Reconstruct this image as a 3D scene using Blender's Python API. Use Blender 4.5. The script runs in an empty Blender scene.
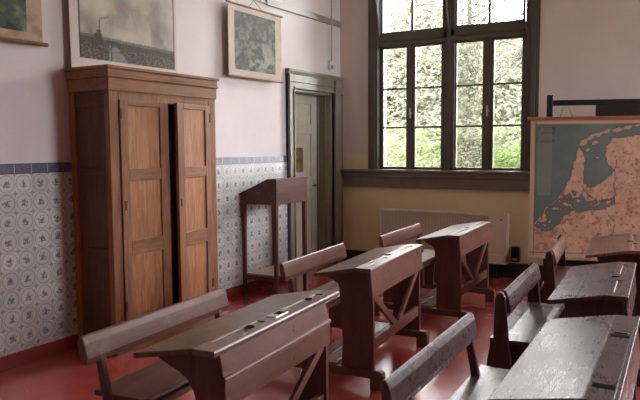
import bpy, bmesh, math, random
import numpy as np
from mathutils import Vector, Matrix
from math import sin, cos, pi, radians, atan2, hypot

C = bpy.context.scene.collection
random.seed(7)
D = 7.417           # y of the window wall
RX = 8.0            # x of the wall opposite the tiled wall
RY = -3.2           # y of the wall behind the viewpoint
H = 4.3             # ceiling height

# ------------------------------------------------------------------ node helpers
class NT:
    def __init__(s, name):
        s.m = bpy.data.materials.new(name); s.m.use_nodes = True
        s.t = s.m.node_tree; s.t.nodes.clear()
        s.out = s.t.nodes.new('ShaderNodeOutputMaterial')
    def n(s, typ, **kw):
        x = s.t.nodes.new(typ)
        for k, v in kw.items(): setattr(x, k, v)
        return x
    def l(s, a, b): s.t.links.new(a, b)
    def put(s, sock, v):
        if hasattr(v, 'is_output'): s.l(v, sock)
        elif isinstance(v, (tuple, list)) and len(v) == 3 and sock.type == 'RGBA': sock.default_value = (*v, 1)
        else: sock.default_value = v
    def math(s, op, a, b=0.0, c=0.0):
        x = s.n('ShaderNodeMath', operation=op)
        for i, v in enumerate((a, b, c)): s.put(x.inputs[i], v)
        return x.outputs[0]
    def mix(s, f, a, b):
        x = s.n('ShaderNodeMix', data_type='RGBA')
        s.put(x.inputs[0], f); s.put(x.inputs[6], a); s.put(x.inputs[7], b)
        return x.outputs[2]
    def coord(s, scale=(1, 1, 1), loc=(0, 0, 0), rnd=False):
        tc = s.n('ShaderNodeTexCoord'); mp = s.n('ShaderNodeMapping')
        mp.inputs['Scale'].default_value = scale; mp.inputs['Location'].default_value = loc
        s.l(tc.outputs['Object'], mp.inputs['Vector'])
        if rnd:
            oi = s.n('ShaderNodeObjectInfo'); va = s.n('ShaderNodeVectorMath', operation='ADD')
            m = s.math('MULTIPLY', oi.outputs['Random'], 37.0)
            s.l(mp.outputs[0], va.inputs[0]); s.l(m, va.inputs[1])
            return va.outputs[0]
        return mp.outputs[0]
    def noise(s, vec, scale, detail=4, rough=.55, dist=0):
        x = s.n('ShaderNodeTexNoise')
        s.l(vec, x.inputs['Vector']); x.inputs['Scale'].default_value = scale
        x.inputs['Detail'].default_value = detail; x.inputs['Roughness'].default_value = rough
        x.inputs['Distortion'].default_value = dist
        return x.outputs['Fac']
    def ramp(s, f, lo, hi, a=0.0, b=1.0):
        x = s.n('ShaderNodeMapRange'); x.clamp = True
        s.put(x.inputs[0], f)
        for i, v in zip((1, 2, 3, 4), (lo, hi, a, b)): s.put(x.inputs[i], v)
        return x.outputs[0]
    def bsdf(s, col, rough=.5, bump=None, bstr=.1, bdist=.01, metal=0.0, spec=.5, coat=0.0, crough=.1):
        b = s.n('ShaderNodeBsdfPrincipled')
        s.put(b.inputs['Base Color'], col); s.put(b.inputs['Roughness'], rough)
        b.inputs['Metallic'].default_value = metal; b.inputs['Specular IOR Level'].default_value = spec
        b.inputs['Coat Weight'].default_value = coat; b.inputs['Coat Roughness'].default_value = crough
        if bump is not None:
            u = s.n('ShaderNodeBump'); u.inputs['Strength'].default_value = bstr; u.inputs['Distance'].default_value = bdist
            s.l(bump, u.inputs['Height']); s.l(u.outputs[0], b.inputs['Normal'])
            s.l(u.outputs[0], b.inputs['Coat Normal'])
        s.l(b.outputs[0], s.out.inputs[0])
        return s.m

def wood(name, c1, c2, axis, rough=(.28, .5), stretch=14, wear=.15, wearcol=None, spec=.32, bstr=.25, fine=1.0, coat=0.0):
    """painted or varnished timber: grain drawn out along axis, worn blotches"""
    t = NT(name)
    sc = [stretch]*3; sc['xyz'.index(axis)] = 1.0
    v = t.coord(tuple(sc), rnd=True)
    g = t.noise(v, 3.0*fine, 6, .65, .6)
    v2 = t.coord((1, 1, 1), rnd=True)
    w = t.noise(v2, 9, 6, .7)
    w2 = t.noise(v2, 3, 3, .6)
    col = t.mix(t.ramp(g, .3, .7), c1, c2)
    col = t.mix(t.math('MULTIPLY', t.ramp(w, .58, .72), wear*2.5), col, wearcol or tuple(min(1, x*1.9) for x in c2))
    col = t.mix(t.math('MULTIPLY', t.ramp(w2, .45, .7), .35), col, tuple(x*.6 for x in c1))
    r = t.ramp(w, .3, .7, rough[0], rough[1])
    h = t.math('ADD', g, t.math('MULTIPLY', w, .8))
    return t.bsdf(col, r, h, bstr, .004, spec=spec, coat=coat, crough=.24)

def worn(name, c1, c2, rough=(.25, .6), coat=.25):
    """old varnished timber, scuffed through in fine streaks"""
    t = NT(name)
    g = t.noise(t.coord((16, 1.2, 16), rnd=True), 3.2, 7, .7, .4)
    f = t.noise(t.coord((5, .8, 1), rnd=True), 30, 8, .8)
    b = t.noise(t.coord(rnd=True), 5, 4, .65)
    col = t.mix(t.ramp(g, .3, .7), c1, c2)
    k = t.math('MULTIPLY', t.ramp(f, .50, .66), t.ramp(b, .35, .65))
    col = t.mix(t.math('MULTIPLY', k, .35), col, (.27, .22, .225))
    col = t.mix(t.math('MULTIPLY', t.ramp(f, .46, .34), .25), col, tuple(x*.45 for x in c1))
    r = t.math('ADD', t.ramp(f, .35, .65, rough[0], rough[1]), t.ramp(b, .35, .65, -.03, .03))
    h = t.math('ADD', t.math('MULTIPLY', g, .7), f)
    return t.bsdf(col, r, h, .08, .003, spec=.33, coat=coat, crough=.32)

def paint(name, c, rough=.5, var=.12, bstr=.05, spec=.4):
    t = NT(name); v = t.coord(rnd=True)
    n = t.noise(v, 6, 5, .6)
    col = t.mix(t.ramp(n, .3, .7), tuple(x*(1-var) for x in c), tuple(min(1, x*(1+var)) for x in c))
    return t.bsdf(col, rough, t.noise(v, 60, 3), bstr, .003, spec=spec)

def attr_mat(name, rough=.7, noise=.1):
    t = NT(name)
    a = t.n('ShaderNodeAttribute', attribute_name='Col')
    n = t.noise(t.coord(), 90, 3)
    col = t.mix(t.math('MULTIPLY', t.ramp(n, .35, .75), noise), a.outputs['Color'], (.08, .06, .05))
    return t.bsdf(col, rough, spec=.3)

M = {}
def build_materials():
    # plaster, lilac white
    t = NT('plaster'); v = t.coord()
    n = t.noise(v, 1.7, 5, .6); n2 = t.noise(v, 26, 3)
    col = t.mix(t.ramp(n, .35, .7), (.72, .655, .675), (.79, .725, .75))
    M['plaster'] = t.bsdf(col, .75, n2, .12, .004, spec=.25)
    # window wall: same plaster above a yellow painted dado
    t = NT('plaster_over_yellow_dado'); v = t.coord()
    sx = t.n('ShaderNodeSeparateXYZ'); tc = t.n('ShaderNodeTexCoord'); t.l(tc.outputs['Object'], sx.inputs[0])
    n = t.noise(v, 1.7, 5, .6); n2 = t.noise(v, 26, 3)
    up = t.mix(t.ramp(n, .35, .7), (.69, .59, .58), (.75, .65, .64))
    lo = t.mix(t.ramp(n, .3, .7), (.74, .62, .39), (.80, .69, .46))
    col = t.mix(t.math('GREATER_THAN', sx.outputs['Z'], 1.363), lo, up)
    M['dado'] = t.bsdf(col, .62, n2, .12, .004, spec=.3)
    M['ceiling'] = paint('ceiling_white', (.88, .86, .84), .8, .02)
    # red floor: worn glossy paint
    t = NT('red_floor'); v = t.coord()
    n = t.noise(v, 2.2, 6, .65); n2 = t.noise(v, 14, 6, .7)
    col = t.mix(t.ramp(n, .3, .7), (.38, .055, .053), (.47, .090, .085))
    col = t.mix(t.math('MULTIPLY', t.ramp(n2, .55, .75), .2), col, (.22, .07, .07))
    M['floor'] = t.bsdf(col, t.ramp(n, .3, .75, .16, .30), n2, .05, .004, spec=.6, coat=.4, crough=.15)
    M['red_skirt'] = paint('red_skirting_paint', (.27, .045, .04), .4)
    M['dark_skirt'] = paint('dark_skirting_paint', (.035, .028, .025), .5)
    # picture tiles 13 cm
    t = NT('picture_tiles')
    tc = t.n('ShaderNodeTexCoord'); s = t.n('ShaderNodeSeparateXYZ'); t.l(tc.outputs['Object'], s.inputs[0])
    Y, Z = s.outputs['Y'], s.outputs['Z']
    T = .13
    a = t.math('DIVIDE', t.math('SUBTRACT', Y, 2.763-T/2), T)
    b = t.math('DIVIDE', t.math('SUBTRACT', 1.306, Z), T)
    fa = t.math('SUBTRACT', t.math('FRACT', a), .5); fb = t.math('SUBTRACT', t.math('FRACT', b), .5)
    ia, ib = t.math('FLOOR', a), t.math('FLOOR', b)
    r = t.math('SQRT', t.math('ADD', t.math('MULTIPLY', fa, fa), t.math('MULTIPLY', fb, fb)))
    def near(x, c, w): return t.math('LESS_THAN', t.math('ABSOLUTE', t.math('SUBTRACT', x, c)), w)
    ring = t.math('MULTIPLY', near(r, .44, .016), 1.0)
    ring2 = t.math('MULTIPLY', near(r, .39, .006), .3)
    # a small figure: a blob of ink different on every tile
    cx = t.n('ShaderNodeCombineXYZ')
    t.l(t.math('ADD', t.math('MULTIPLY', fa, 1.4), t.math('MULTIPLY', ia, 7.31)), cx.inputs[0])
    t.l(t.math('ADD', fb, t.math('MULTIPLY', ib, 3.77)), cx.inputs[1])
    fig = t.noise(cx.outputs[0], 6.5, 3, .6)
    el = t.math('SQRT', t.math('ADD', t.math('MULTIPLY', t.math('MULTIPLY', fa, fa), 1.1), t.math('MULTIPLY', t.math('MULTIPLY', fb, fb), 1.0)))
    fig = t.math('GREATER_THAN', fig, t.ramp(el, .02, .30, .36, .66))
    base_line = t.math('MULTIPLY', near(fb, .15, .022), t.math('LESS_THAN', t.math('ABSOLUTE', fa), .2))
    fig = t.math('MAXIMUM', t.math('MULTIPLY', fig, t.math('LESS_THAN', r, .29)), base_line)
    # corner ornaments
    ca = t.math('SUBTRACT', .5, t.math('ABSOLUTE', fa)); cb = t.math('SUBTRACT', .5, t.math('ABSOLUTE', fb))
    rc = t.math('SQRT', t.math('ADD', t.math('MULTIPLY', ca, ca), t.math('MULTIPLY', cb, cb)))
    orn = t.math('MAXIMUM', near(rc, .075, .026), t.math('MULTIPLY', t.math('LESS_THAN', rc, .17), t.math('LESS_THAN', t.math('MINIMUM', ca, cb), .02)))
    ink = t.math('MAXIMUM', t.math('MAXIMUM', ring, ring2), t.math('MAXIMUM', t.math('MULTIPLY', fig, 1.15), t.math('MULTIPLY', orn, .75)))
    joint = t.math('LESS_THAN', t.math('MINIMUM', ca, cb), .012)
    rnd = t.n('ShaderNodeTexWhiteNoise', noise_dimensions='2D'); cc = t.n('ShaderNodeCombineXYZ')
    t.l(ia, cc.inputs[0]); t.l(ib, cc.inputs[1]); t.l(cc.outputs[0], rnd.inputs[0])
    base = t.mix(rnd.outputs['Value'], (.50, .505, .485), (.64, .64, .615))
    col = t.mix(t.math('MULTIPLY', ink, .68), base, (.075, .08, .125))
    col = t.mix(t.math('MULTIPLY', joint, .5), col, (.25, .24, .24))
    # border strip
    bj = t.math('LESS_THAN', t.math('ABSOLUTE', fa), .5-.014)
    bz = t.math('GREATER_THAN', t.math('ABSOLUTE', t.math('SUBTRACT', Z, 1.341)), .029)
    bn = t.noise(t.coord(), 70, 3)
    bc = t.mix(t.ramp(bn, .35, .65), (.065, .063, .135), (.13, .125, .235))
    bc = t.mix(bj, (.5, .5, .55), bc)
    bc = t.mix(t.math('MULTIPLY', bz, .8), bc, (.05, .05, .09))
    col = t.mix(t.math('GREATER_THAN', Z, 1.306), col, bc)
    M['tiles'] = t.bsdf(col, .28, t.math('SUBTRACT', 1.0, joint), .25, .002, spec=.5)
    # timbers and paints
    M['desk_x'] = wood('brown_desk_paint_x', (.125, .062, .050), (.185, .098, .080), 'x', (.28, .5), 10, .10, (.42, .27, .22))
    M['desk_y'] = wood('brown_desk_paint_y', (.165, .074, .056), (.235, .115, .090), 'y', (.25, .45), 10, .10, (.45, .30, .25))
    M['seat_y'] = wood('brown_seat_paint', (.13, .055, .041), (.21, .10, .078), 'y', (.34, .5), 10, .12, (.42, .29, .25), bstr=.12, spec=.25)
    M['lid_red'] = wood('reddish_lid_varnish', (.23, .115, .088), (.33, .185, .148), 'y', (.28, .45), 10, .12, (.5, .36, .3), bstr=.12, coat=.2)
    M['desk_z'] = wood('brown_desk_paint_z', (.115, .055, .044), (.170, .088, .072), 'z', (.3, .5), 10, .06)
    M['top_y'] = wood('brown_desk_top', (.120, .066, .052), (.20, .125, .10), 'y', (.30, .45), 10, .12, (.40, .29, .25), bstr=.08, coat=.35)
    M['old_y'] = worn('dark_worn_varnish_y', (.058, .034, .036), (.125, .082, .082), (.25, .34), .0)
    M['ledge_y'] = wood('brown_pen_ledge', (.15, .085, .068), (.23, .145, .118), 'y', (.27, .38), 10, .1, (.42, .31, .27), spec=.6, bstr=.06)
    M['old_ledge_y'] = wood('dark_pen_ledge', (.070, .038, .036), (.13, .08, .074), 'y', (.3, .45), 10, .1, (.3, .24, .22), bstr=.1)
    M['old_z'] = wood('dark_worn_varnish_z', (.055, .026, .022), (.095, .05, .043), 'z', (.25, .5), 10, .05)
    M['old_x'] = wood('dark_worn_varnish_x', (.06, .03, .026), (.11, .06, .05), 'x', (.25, .5), 10, .05)
    M['board'] = wood('worn_footboard', (.24, .17, .145), (.36, .27, .235), 'y', (.2, .4), 10, .2)
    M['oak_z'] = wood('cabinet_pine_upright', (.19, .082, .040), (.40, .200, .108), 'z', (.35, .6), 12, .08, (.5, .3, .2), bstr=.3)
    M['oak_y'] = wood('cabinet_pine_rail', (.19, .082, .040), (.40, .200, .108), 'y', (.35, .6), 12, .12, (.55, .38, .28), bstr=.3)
    M['oak_x'] = wood('cabinet_pine_side_shaded', (.085, .036, .019), (.155, .072, .038), 'x', (.35, .6), 12, .05, bstr=.3)  # same pine darkened: the shade on the cabinet ends is in the colour
    M['oak_s'] = wood('cabinet_pine_panel_shaded', (.10, .044, .022), (.175, .085, .044), 'z', (.35, .6), 9, .05, bstr=.3)  # panel pine darkened likewise, shade of the end faces painted in
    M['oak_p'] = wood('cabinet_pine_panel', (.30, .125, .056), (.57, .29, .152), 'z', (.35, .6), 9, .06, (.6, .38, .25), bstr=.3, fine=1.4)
    M['lect'] = wood('red_brown_lectern', (.085, .032, .024), (.15, .066, .05), 'y', (.3, .5), 8, .16, (.4, .25, .2))
    M['lect_z'] = wood('red_brown_lectern_z', (.085, .032, .023), (.14, .06, .045), 'z', (.3, .5), 10, .08)
    M['lect_shelf'] = wood('pale_lectern_shelf', (.30, .19, .13), (.46, .33, .25), 'y', (.3, .5), 10, .1)
    M['rodwood'] = wood('red_brown_rod', (.22, .09, .05), (.34, .16, .10), 'x', (.3, .5), 10, .05)
    M['rod_y'] = wood('brown_chart_rod', (.20, .10, .055), (.34, .20, .12), 'y', (.3, .5), 10, .05)
    M['greytrim'] = paint('grey_green_trim', (.245, .226, .185), .4)
    M['lighttrim'] = paint('pale_grey_door_paint', (.60, .58, .51), .4)
    M['windowpaint'] = paint('dark_grey_window_paint', (.095, .084, .068), .38)
    M['sillpaint'] = paint('grey_brown_sill_paint', (.20, .178, .15), .38)
    M['rail'] = paint('grey_rail_paint', (.30, .275, .26), .45)
    M['heater'] = paint('cream_heater_enamel', (.84, .77, .69), .4, .04)
    M['heater_panel'] = paint('cream_heater_panel', (.84, .76, .67), .4, .04)
    t = NT('heater_grille'); tc = t.n('ShaderNodeTexCoord'); s = t.n('ShaderNodeSeparateXYZ'); t.l(tc.outputs['Object'], s.inputs[0])
    st = t.math('GREATER_THAN', t.math('FRACT', t.math('MULTIPLY', s.outputs['X'], 55)), .45)
    M['grille'] = t.bsdf(t.mix(st, (.44, .40, .35), (.70, .64, .56)), .5, st, .4, .004)
    M['black'] = paint('black_paint', (.012, .011, .010), .4)
    M['ink'] = paint('blue_black_inkwell', (.012, .016, .03), .2)
    M['hole'] = paint('painted_hole_shade', (.012, .009, .008), .9, spec=.03)  # black for flat pieces, painting in the shade inside holes and slots
    M['steel'] = NT('brushed_steel').bsdf((.55, .54, .52), .3, metal=1.0)
    M['iron'] = NT('dark_iron').bsdf((.06, .05, .045), .45, metal=.8)
    M['white'] = paint('white_plastic', (.75, .73, .72), .35, .03)
    M['conduit'] = paint('grey_conduit', (.50, .47, .46), .4)
    M['greylabel'] = paint('pale_label', (.45, .36, .33), .5)
    t = NT('amber_glass'); v = t.coord()
    M['amber'] = t.bsdf(t.mix(t.ramp(t.noise(v, 9, 4), .35, .65), (.16, .09, .03), (.36, .25, .10)), .15)
    M['chart'] = attr_mat('printed_chart', .6, .15)
    M['map'] = attr_mat('printed_map', .6, .10)
    M['paper'] = paint('aged_white_paper', (.62, .55, .52), .7, .1)
    # glass: sees through straight, mirrors at grazing angles
    t = NT('window_glass')
    tr = t.n('ShaderNodeBsdfTransparent'); gl = t.n('ShaderNodeBsdfGlossy'); gl.inputs['Roughness'].default_value = .02
    fr = t.n('ShaderNodeFresnel'); fr.inputs['IOR'].default_value = 1.45
    mx = t.n('ShaderNodeMixShader'); t.l(fr.outputs[0], mx.inputs[0]); t.l(tr.outputs[0], mx.inputs[1]); t.l(gl.outputs[0], mx.inputs[2])
    t.l(mx.outputs[0], t.out.inputs[0]); M['glass'] = t.m
    # garden
    t = NT('lawn'); v = t.coord()
    M['lawn'] = t.bsdf(t.mix(t.ramp(t.noise(v, 3, 6, .7), .3, .7), (.12, .18, .05), (.22, .28, .10)), .9, spec=.1)
    def leafmat(name, a, b):
        t = NT(name)
        c = t.mix(t.ramp(t.noise(t.coord(), 2.5, 4, .7), .35, .65), a, b)
        d = t.n('ShaderNodeBsdfDiffuse'); q = t.n('ShaderNodeBsdfTranslucent'); x = t.n('ShaderNodeMixShader')
        t.l(c, d.inputs[0]); t.l(c, q.inputs[0]); x.inputs[0].default_value = .5
        t.l(d.outputs[0], x.inputs[1]); t.l(q.outputs[0], x.inputs[2]); t.l(x.outputs[0], t.out.inputs[0])
        return t.m
    M['leaf_pale'] = leafmat('young_spring_leaves', (.20, .20, .14), (.26, .26, .19))
    M['leaf_ivy'] = leafmat('ivy_leaves', (.045, .05, .032), (.11, .11, .08))
    M['leaf_hedge'] = leafmat('hedge_leaves', (.06, .095, .03), (.13, .175, .065))
    M['leaf_light'] = leafmat('light_hedge_leaves', (.11, .14, .065), (.19, .22, .125))
    M['bark'] = paint('grey_bark', (.055, .048, .04), .9, .3)
    M['outwall'] = paint('outer_brick', (.30, .16, .12), .9)
build_materials()

# ------------------------------------------------------------------ mesh helpers
def box(bm, x0, x1, y0, y1, z0, z1, mi=0, rot=None):
    vs = [bm.verts.new(v) for v in ((x0,y0,z0),(x1,y0,z0),(x1,y1,z0),(x0,y1,z0),(x0,y0,z1),(x1,y0,z1),(x1,y1,z1),(x0,y1,z1))]
    for f in ((0,3,2,1),(4,5,6,7),(0,1,5,4),(1,2,6,5),(2,3,7,6),(3,0,4,7)):
        bm.faces.new([vs[i] for i in f]).material_index = mi
    return vs
def prism(bm, prof, a0, a1, axis='y', mi=0):
    """profile extruded along axis; profile is (x,z) for y, (y,z) for x, (x,y) for z"""
    def pt(p, a): return {'y': (p[0], a, p[1]), 'x': (a, p[0], p[1]), 'z': (p[0], p[1], a)}[axis]
    A = [bm.verts.new(pt(p, a0)) for p in prof]; B = [bm.verts.new(pt(p, a1)) for p in prof]
    n = len(prof)
    fs = [bm.faces.new(A), bm.faces.new(B[::-1])]
    for i in range(n): fs.append(bm.faces.new((A[i], B[i], B[(i+1) % n], A[(i+1) % n])))
    for f in fs: f.material_index = mi
    return A+B
def bar(bm, p, q, w, t, up=(0, 0, 1)):
    """rectangular bar from p to q, w across, t thick along up"""
    p, q = Vector(p), Vector(q); d = (q-p).normalized(); s = d.cross(Vector(up)).normalized(); u = s.cross(d)
    vs = []
    for c in (p, q):
        for i, j in ((-1,-1),(1,-1),(1,1),(-1,1)): vs.append(bm.verts.new(c+s*w/2*i+u*t/2*j))
    for f in ((0,1,2,3),(7,6,5,4),(0,4,5,1),(1,5,6,2),(2,6,7,3),(3,7,4,0)): bm.faces.new([vs[i] for i in f])
def tube(bm, pts, rad, n=8):
    pts = [Vector(p) for p in pts]; rings = []
    if not hasattr(rad, '__len__'): rad = [rad]*len(pts)
    for i, p in enumerate(pts):
        d = (pts[min(i+1, len(pts)-1)]-pts[max(i-1, 0)]).normalized()
        a = d.orthogonal().normalized() if abs(d.z) < .99 else Vector((1, 0, 0)); b = d.cross(a)
        rings.append([bm.verts.new(p+(a*cos(2*pi*k/n)+b*sin(2*pi*k/n))*rad[i]) for k in range(n)])
    for A, B in zip(rings, rings[1:]):
        for k in range(n): bm.faces.new((A[k], A[(k+1) % n], B[(k+1) % n], B[k]))
    bm.faces.new(rings[0][::-1]); bm.faces.new(rings[-1])
def disc(bm, c, r, h, n=20):
    A = [bm.verts.new((c[0]+r*cos(2*pi*k/n), c[1]+r*sin(2*pi*k/n), c[2])) for k in range(n)]
    B = [bm.verts.new((v.co.x, v.co.y, c[2]+h)) for v in A]
    bm.faces.new(A[::-1]); bm.faces.new(B)
    for k in range(n): bm.faces.new((A[k], A[(k+1) % n], B[(k+1) % n], B[k]))
def link(name, bm, mats, parent=None, bevel=0.0, seg=2, smooth=False):
    bmesh.ops.recalc_face_normals(bm, faces=bm.faces)
    me = bpy.data.meshes.new(name); bm.to_mesh(me); bm.free()
    for m in (mats if isinstance(mats, (list, tuple)) else [mats]): me.materials.append(M[m] if isinstance(m, str) else m)
    o = bpy.data.objects.new(name, me); C.objects.link(o)
    if parent: o.parent = parent
    if bevel:
        b = o.modifiers.new('edge', 'BEVEL'); b.width = bevel; b.segments = seg; b.limit_method = 'ANGLE'; b.angle_limit = radians(35)
    if smooth:
        for p in me.polygons: p.use_smooth = True
    return o
def boxes(name, L, mat, parent=None, bevel=.003, seg=2):
    bm = bmesh.new()
    for b in L: box(bm, *b)
    return link(name, bm, mat, parent, bevel, seg)
def empty(name, loc, rz=0.0):
    o = bpy.data.objects.new(name, None); C.objects.link(o); o.location = loc; o.rotation_euler = (0, 0, rz); o.empty_display_size = .1
    return o
def tag(o, label, cat, group=None):
    o['label'] = label; o['category'] = cat
    if group: o['group'] = group
    return o
def structure(o): o['kind'] = 'structure'; return o

# ------------------------------------------------------------------ room shell
structure(boxes('floor', [(-.45, RX+.02, RY-.02, D+.3, -.12, 0)], 'floor', bevel=0))
structure(boxes('ceiling', [(-.4, RX+.3, RY-.3, D+.35, H, H+.15)], 'ceiling', bevel=0))
DY0, DY1, DZ = 6.29, 7.20, 2.115       # door opening
structure(boxes('wall_left', [(-.3, 0, RY-.3, DY0, 0, H), (-.3, 0, DY1, D+.35, 0, H), (-.3, 0, DY0, DY1, DZ, H), (-.45, -.3, DY0-.2, D+.35, 0, 2.4)], 'plaster', bevel=0))
W1 = (.47, 2.345); W2 = (4.15, 6.03); WZ0, WZ1 = 1.19, 3.86
segs = [(0, W1[0]), (W1[1], W2[0]), (W2[1], RX)]
structure(boxes('wall_back', [(a, b, D, D+.35, 0, H) for a, b in segs]
      + [(w[0], w[1], D, D+.35, 0, WZ0) for w in (W1, W2)] + [(w[0], w[1], D, D+.35, WZ1, H) for w in (W1, W2)], 'dado', bevel=0))
WR = ((4.95, 6.83),)      # openings in the wall opposite the tiles
structure(boxes('wall_right', [(RX, RX+.35, a, b, 0, H) for a, b in ((WR[0][1], D+.35), (RY-.3, WR[0][0]))]
      + [(RX, RX+.35, a, b, 0, WZ0) for a, b in WR] + [(RX, RX+.35, a, b, WZ1, H) for a, b in WR], 'dado', bevel=0))
structure(boxes('wall_front', [(0, RX, RY-.3, RY, 0, H)], 'plaster', bevel=0))
structure(boxes('baseboard_left', [(0, .02, RY, 6.165, 0, .10)], 'red_skirt', bevel=.003))
structure(boxes('baseboard_back', [(0, RX, D-.025, D, 0, .17)], 'dark_skirt', bevel=.003))
# tiled dado with its blue border
structure(boxes('trim_1', [(0, .012, RY, 6.165, .10, 1.376)], 'tiles', bevel=.003))
# sill with apron along the window wall
bm = bmesh.new()
prism(bm, [(D, 1.19), (D-.075, 1.19), (D-.08, 1.165), (D-.05, 1.15), (D-.045, 1.10), (D-.03, 1.09), (D-.03, .972), (D, .972)], 0.0, RX, 'x')
structure(link('trim_2', bm, 'sillpaint', bevel=.003))
# picture rail on the tiled wall
bm = bmesh.new()
box(bm, 0, .028, 5.80, D, 2.935, 3.005); box(bm, 0, .02, RY, 5.80, 2.945, 2.962)
structure(link('trim_3', bm, 'rail', bevel=.003))
# door casing: moulded architraves and a cornice
bm = bmesh.new()
for y0, y1 in ((6.165, 6.29), (7.20, 7.40)):
    box(bm, 0, .035, y0, y1, 0, 2.27)
    box(bm, 0, .06, y0, y0+.028, 0, 2.27)
    box(bm, 0, .05, y1-.018, y1, 0, 2.115)
box(bm, 0, .035, 6.29, 7.20, 2.115, 2.27); box(bm, 0, .05, 6.29, 7.20, 2.115, 2.135); box(bm, 0, .05, 6.195, 7.40, 2.185, 2.205)
prism(bm, [(0, 2.27), (.04, 2.27), (.045, 2.285), (.056, 2.30), (.06, 2.325), (0, 2.325)], 6.163, 7.41)
structure(link('trim_4', bm, 'greytrim', bevel=.004))
bm = bmesh.new()
box(bm, -.28, 0, DY1-.03, DY1, 0, DZ); box(bm, -.28, 0, DY0, DY0+.03, 0, DZ); box(bm, -.28, 0, DY0, DY1, DZ-.025, DZ)
box(bm, -.20, -.165, DY1-.055, DY1-.03, 0, DZ-.025); box(bm, -.08, -.065, DY1-.04, DY1-.03, 0, DZ-.03)
structure(link('trim_5', bm, 'greytrim', bevel=.003))
# the door leaf, framed with sunk panels
door = structure(empty('door_1', (-.205, DY0+.03, 0)))
w = DY1-DY0-.085
bm = bmesh.new()
box(bm, -.02, .02, 0, .10, .005, 2.085); box(bm, -.02, .02, w-.13, w, .005, 2.085); 
for z0, z1 in ((.005, .22), (.95, 1.10), (1.62, 1.74), (1.98, 2.085)): box(bm, -.02, .02, .10, w-.13, z0, z1)
link('door_frame', bm, 'lighttrim', door, .004)
boxes('door_panel', [(-.008, .004, .09, w-.12, .2, 2.0)], 'lighttrim', door, 0)
boxes('glass_slot', [(.004, .012, w*.5-.06, w*.5+.10, 1.17, 1.46)], 'amber', door, .002)
h = boxes('lock_plate', [(.02, .03, w-.10, w-.04, .88, 1.08)], 'lighttrim', door, .003)
bm = bmesh.new(); tube(bm, [(.03, w-.07, 1.0), (.07, w-.07, 1.0), (.075, w-.17, 1.0)], .009); link('door_handle', bm, 'iron', h)

# ------------------------------------------------------------------ windows
def window(nm, x0, x1):
    """tall window: four casement sections under a transom and two hopper lights above"""
    k = (x1-x0)/1.875
    X = lambda v: x0+(v-.47)*k
    root = structure(empty(nm, (0, 0, 0)))
    y = D+.05
    bm = bmesh.new()
    # wooden reveal lining and casing round the opening
    for a, b in ((x0, X(.525)), (X(2.275), x1)):
        box(bm, a, b, D-.02, D+.16, WZ0, WZ1)
    for a, b in ((x0-.075, x0-.035), (x1+.035, x1+.075)): box(bm, a, b, D-.022, D, WZ0, WZ1+.08)
    for a, b in ((x0-.036, x0+.02), (x1-.02, x1+.036)): box(bm, a, b, D-.034, D, WZ0, WZ1+.08)
    box(bm, x0-.075, x1+.075, D-.022, D, WZ1, WZ1+.08)
    box(bm, x0, x1, D-.02, D+.16, WZ1-.06, WZ1)
    link('window_frame', bm, 'windowpaint', root, .006)
    bm = bmesh.new(); mx = X(1.405)
    box(bm, mx-.065, mx+.065, y-.03, y+.09, WZ0, WZ1-.06); box(bm, mx-.022, mx+.022, y-.055, y-.03, WZ0, WZ1-.06)
    link('mullion', bm, 'windowpaint', root, .005)
    bm = bmesh.new(); prism(bm, [(y+.09, 2.66), (y-.05, 2.66), (y-.055, 2.70), (y-.03, 2.72), (y-.03, 2.80), (y+.09, 2.80)], X(.525), X(2.275), 'x')
    link('transom', bm, 'windowpaint', root, .004)
    gl = []
    # casements: opening widths of the panes
    for (a, b, sl, sr) in ((.565, .868, .525, .922), (.980, 1.302, .928, 1.34), (1.486, 1.789, 1.468, 1.846), (1.915, 2.222, 1.852, 2.275)):
        bm = bmesh.new(); A, B, L, R_ = X(a), X(b), X(sl), X(sr)
        box(bm, L, A, y, y+.05, WZ0, 2.66); box(bm, B, R_, y, y+.05, WZ0, 2.66)
        box(bm, A, B, y, y+.05, WZ0, 1.222); box(bm, A, B, y, y+.05, 2.636, 2.66)
        for z in (1.693, 2.155): box(bm, A, B, y+.012, y+.045, z-.011, z+.011)
        s = link('casement', bm, 'windowpaint', root, .003)
        boxes('pane', [(A, B, y+.026, y+.03, 1.222, 2.636)], 'glass', s, 0)
    for xx in (.925, 1.849):
        bm = bmesh.new(); box(bm, X(xx)-.026, X(xx)+.026, y-.012, y, WZ0, 2.66)
        s = link('cover_strip', bm, 'windowpaint', root, .003)
        bm = bmesh.new(); box(bm, X(xx)-.012, X(xx)+.012, y-.022, y-.012, 1.80, 1.92); box(bm, X(xx)-.008, X(xx)+.03, y-.04, y-.022, 1.85, 1.868)
        link('window_latch', bm, 'steel', s, .003)
    for (a, b) in ((.545, 1.322), (1.474, 2.235)):
        bm = bmesh.new(); A, B = X(a), X(b)
        e = .012
        box(bm, A-e, A+.012, y, y+.05, 2.80, WZ1-.06); box(bm, B-.012, B+e, y, y+.05, 2.80, WZ1-.06)
        box(bm, A, B, y, y+.05, 2.80, 2.832); box(bm, A, B, y, y+.05, WZ1-.10, WZ1-.06)
        m = (A+B)/2; box(bm, m-.013, m+.013, y+.012, y+.045, 2.832, WZ1-.1)
        box(bm, A, B, y+.012, y+.045, 3.30, 3.322)
        s = link('top_light', bm, 'windowpaint', root, .003)
        boxes('pane', [(A, B, y+.026, y+.03, 2.832, WZ1-.1)], 'glass', s, 0)
    for xx in (.51, 1.375):
        bm = bmesh.new(); tube(bm, [(X(xx)+.03, y-.045, 2.79), (X(xx)-.01, y-.10, 3.35), (X(xx)+.02, y-.01, 3.72)], .009)
        link('stay_rod', bm, 'rail', root, smooth=True)
    return root
window('window_1', *W1)
window('window_2', *W2)
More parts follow.
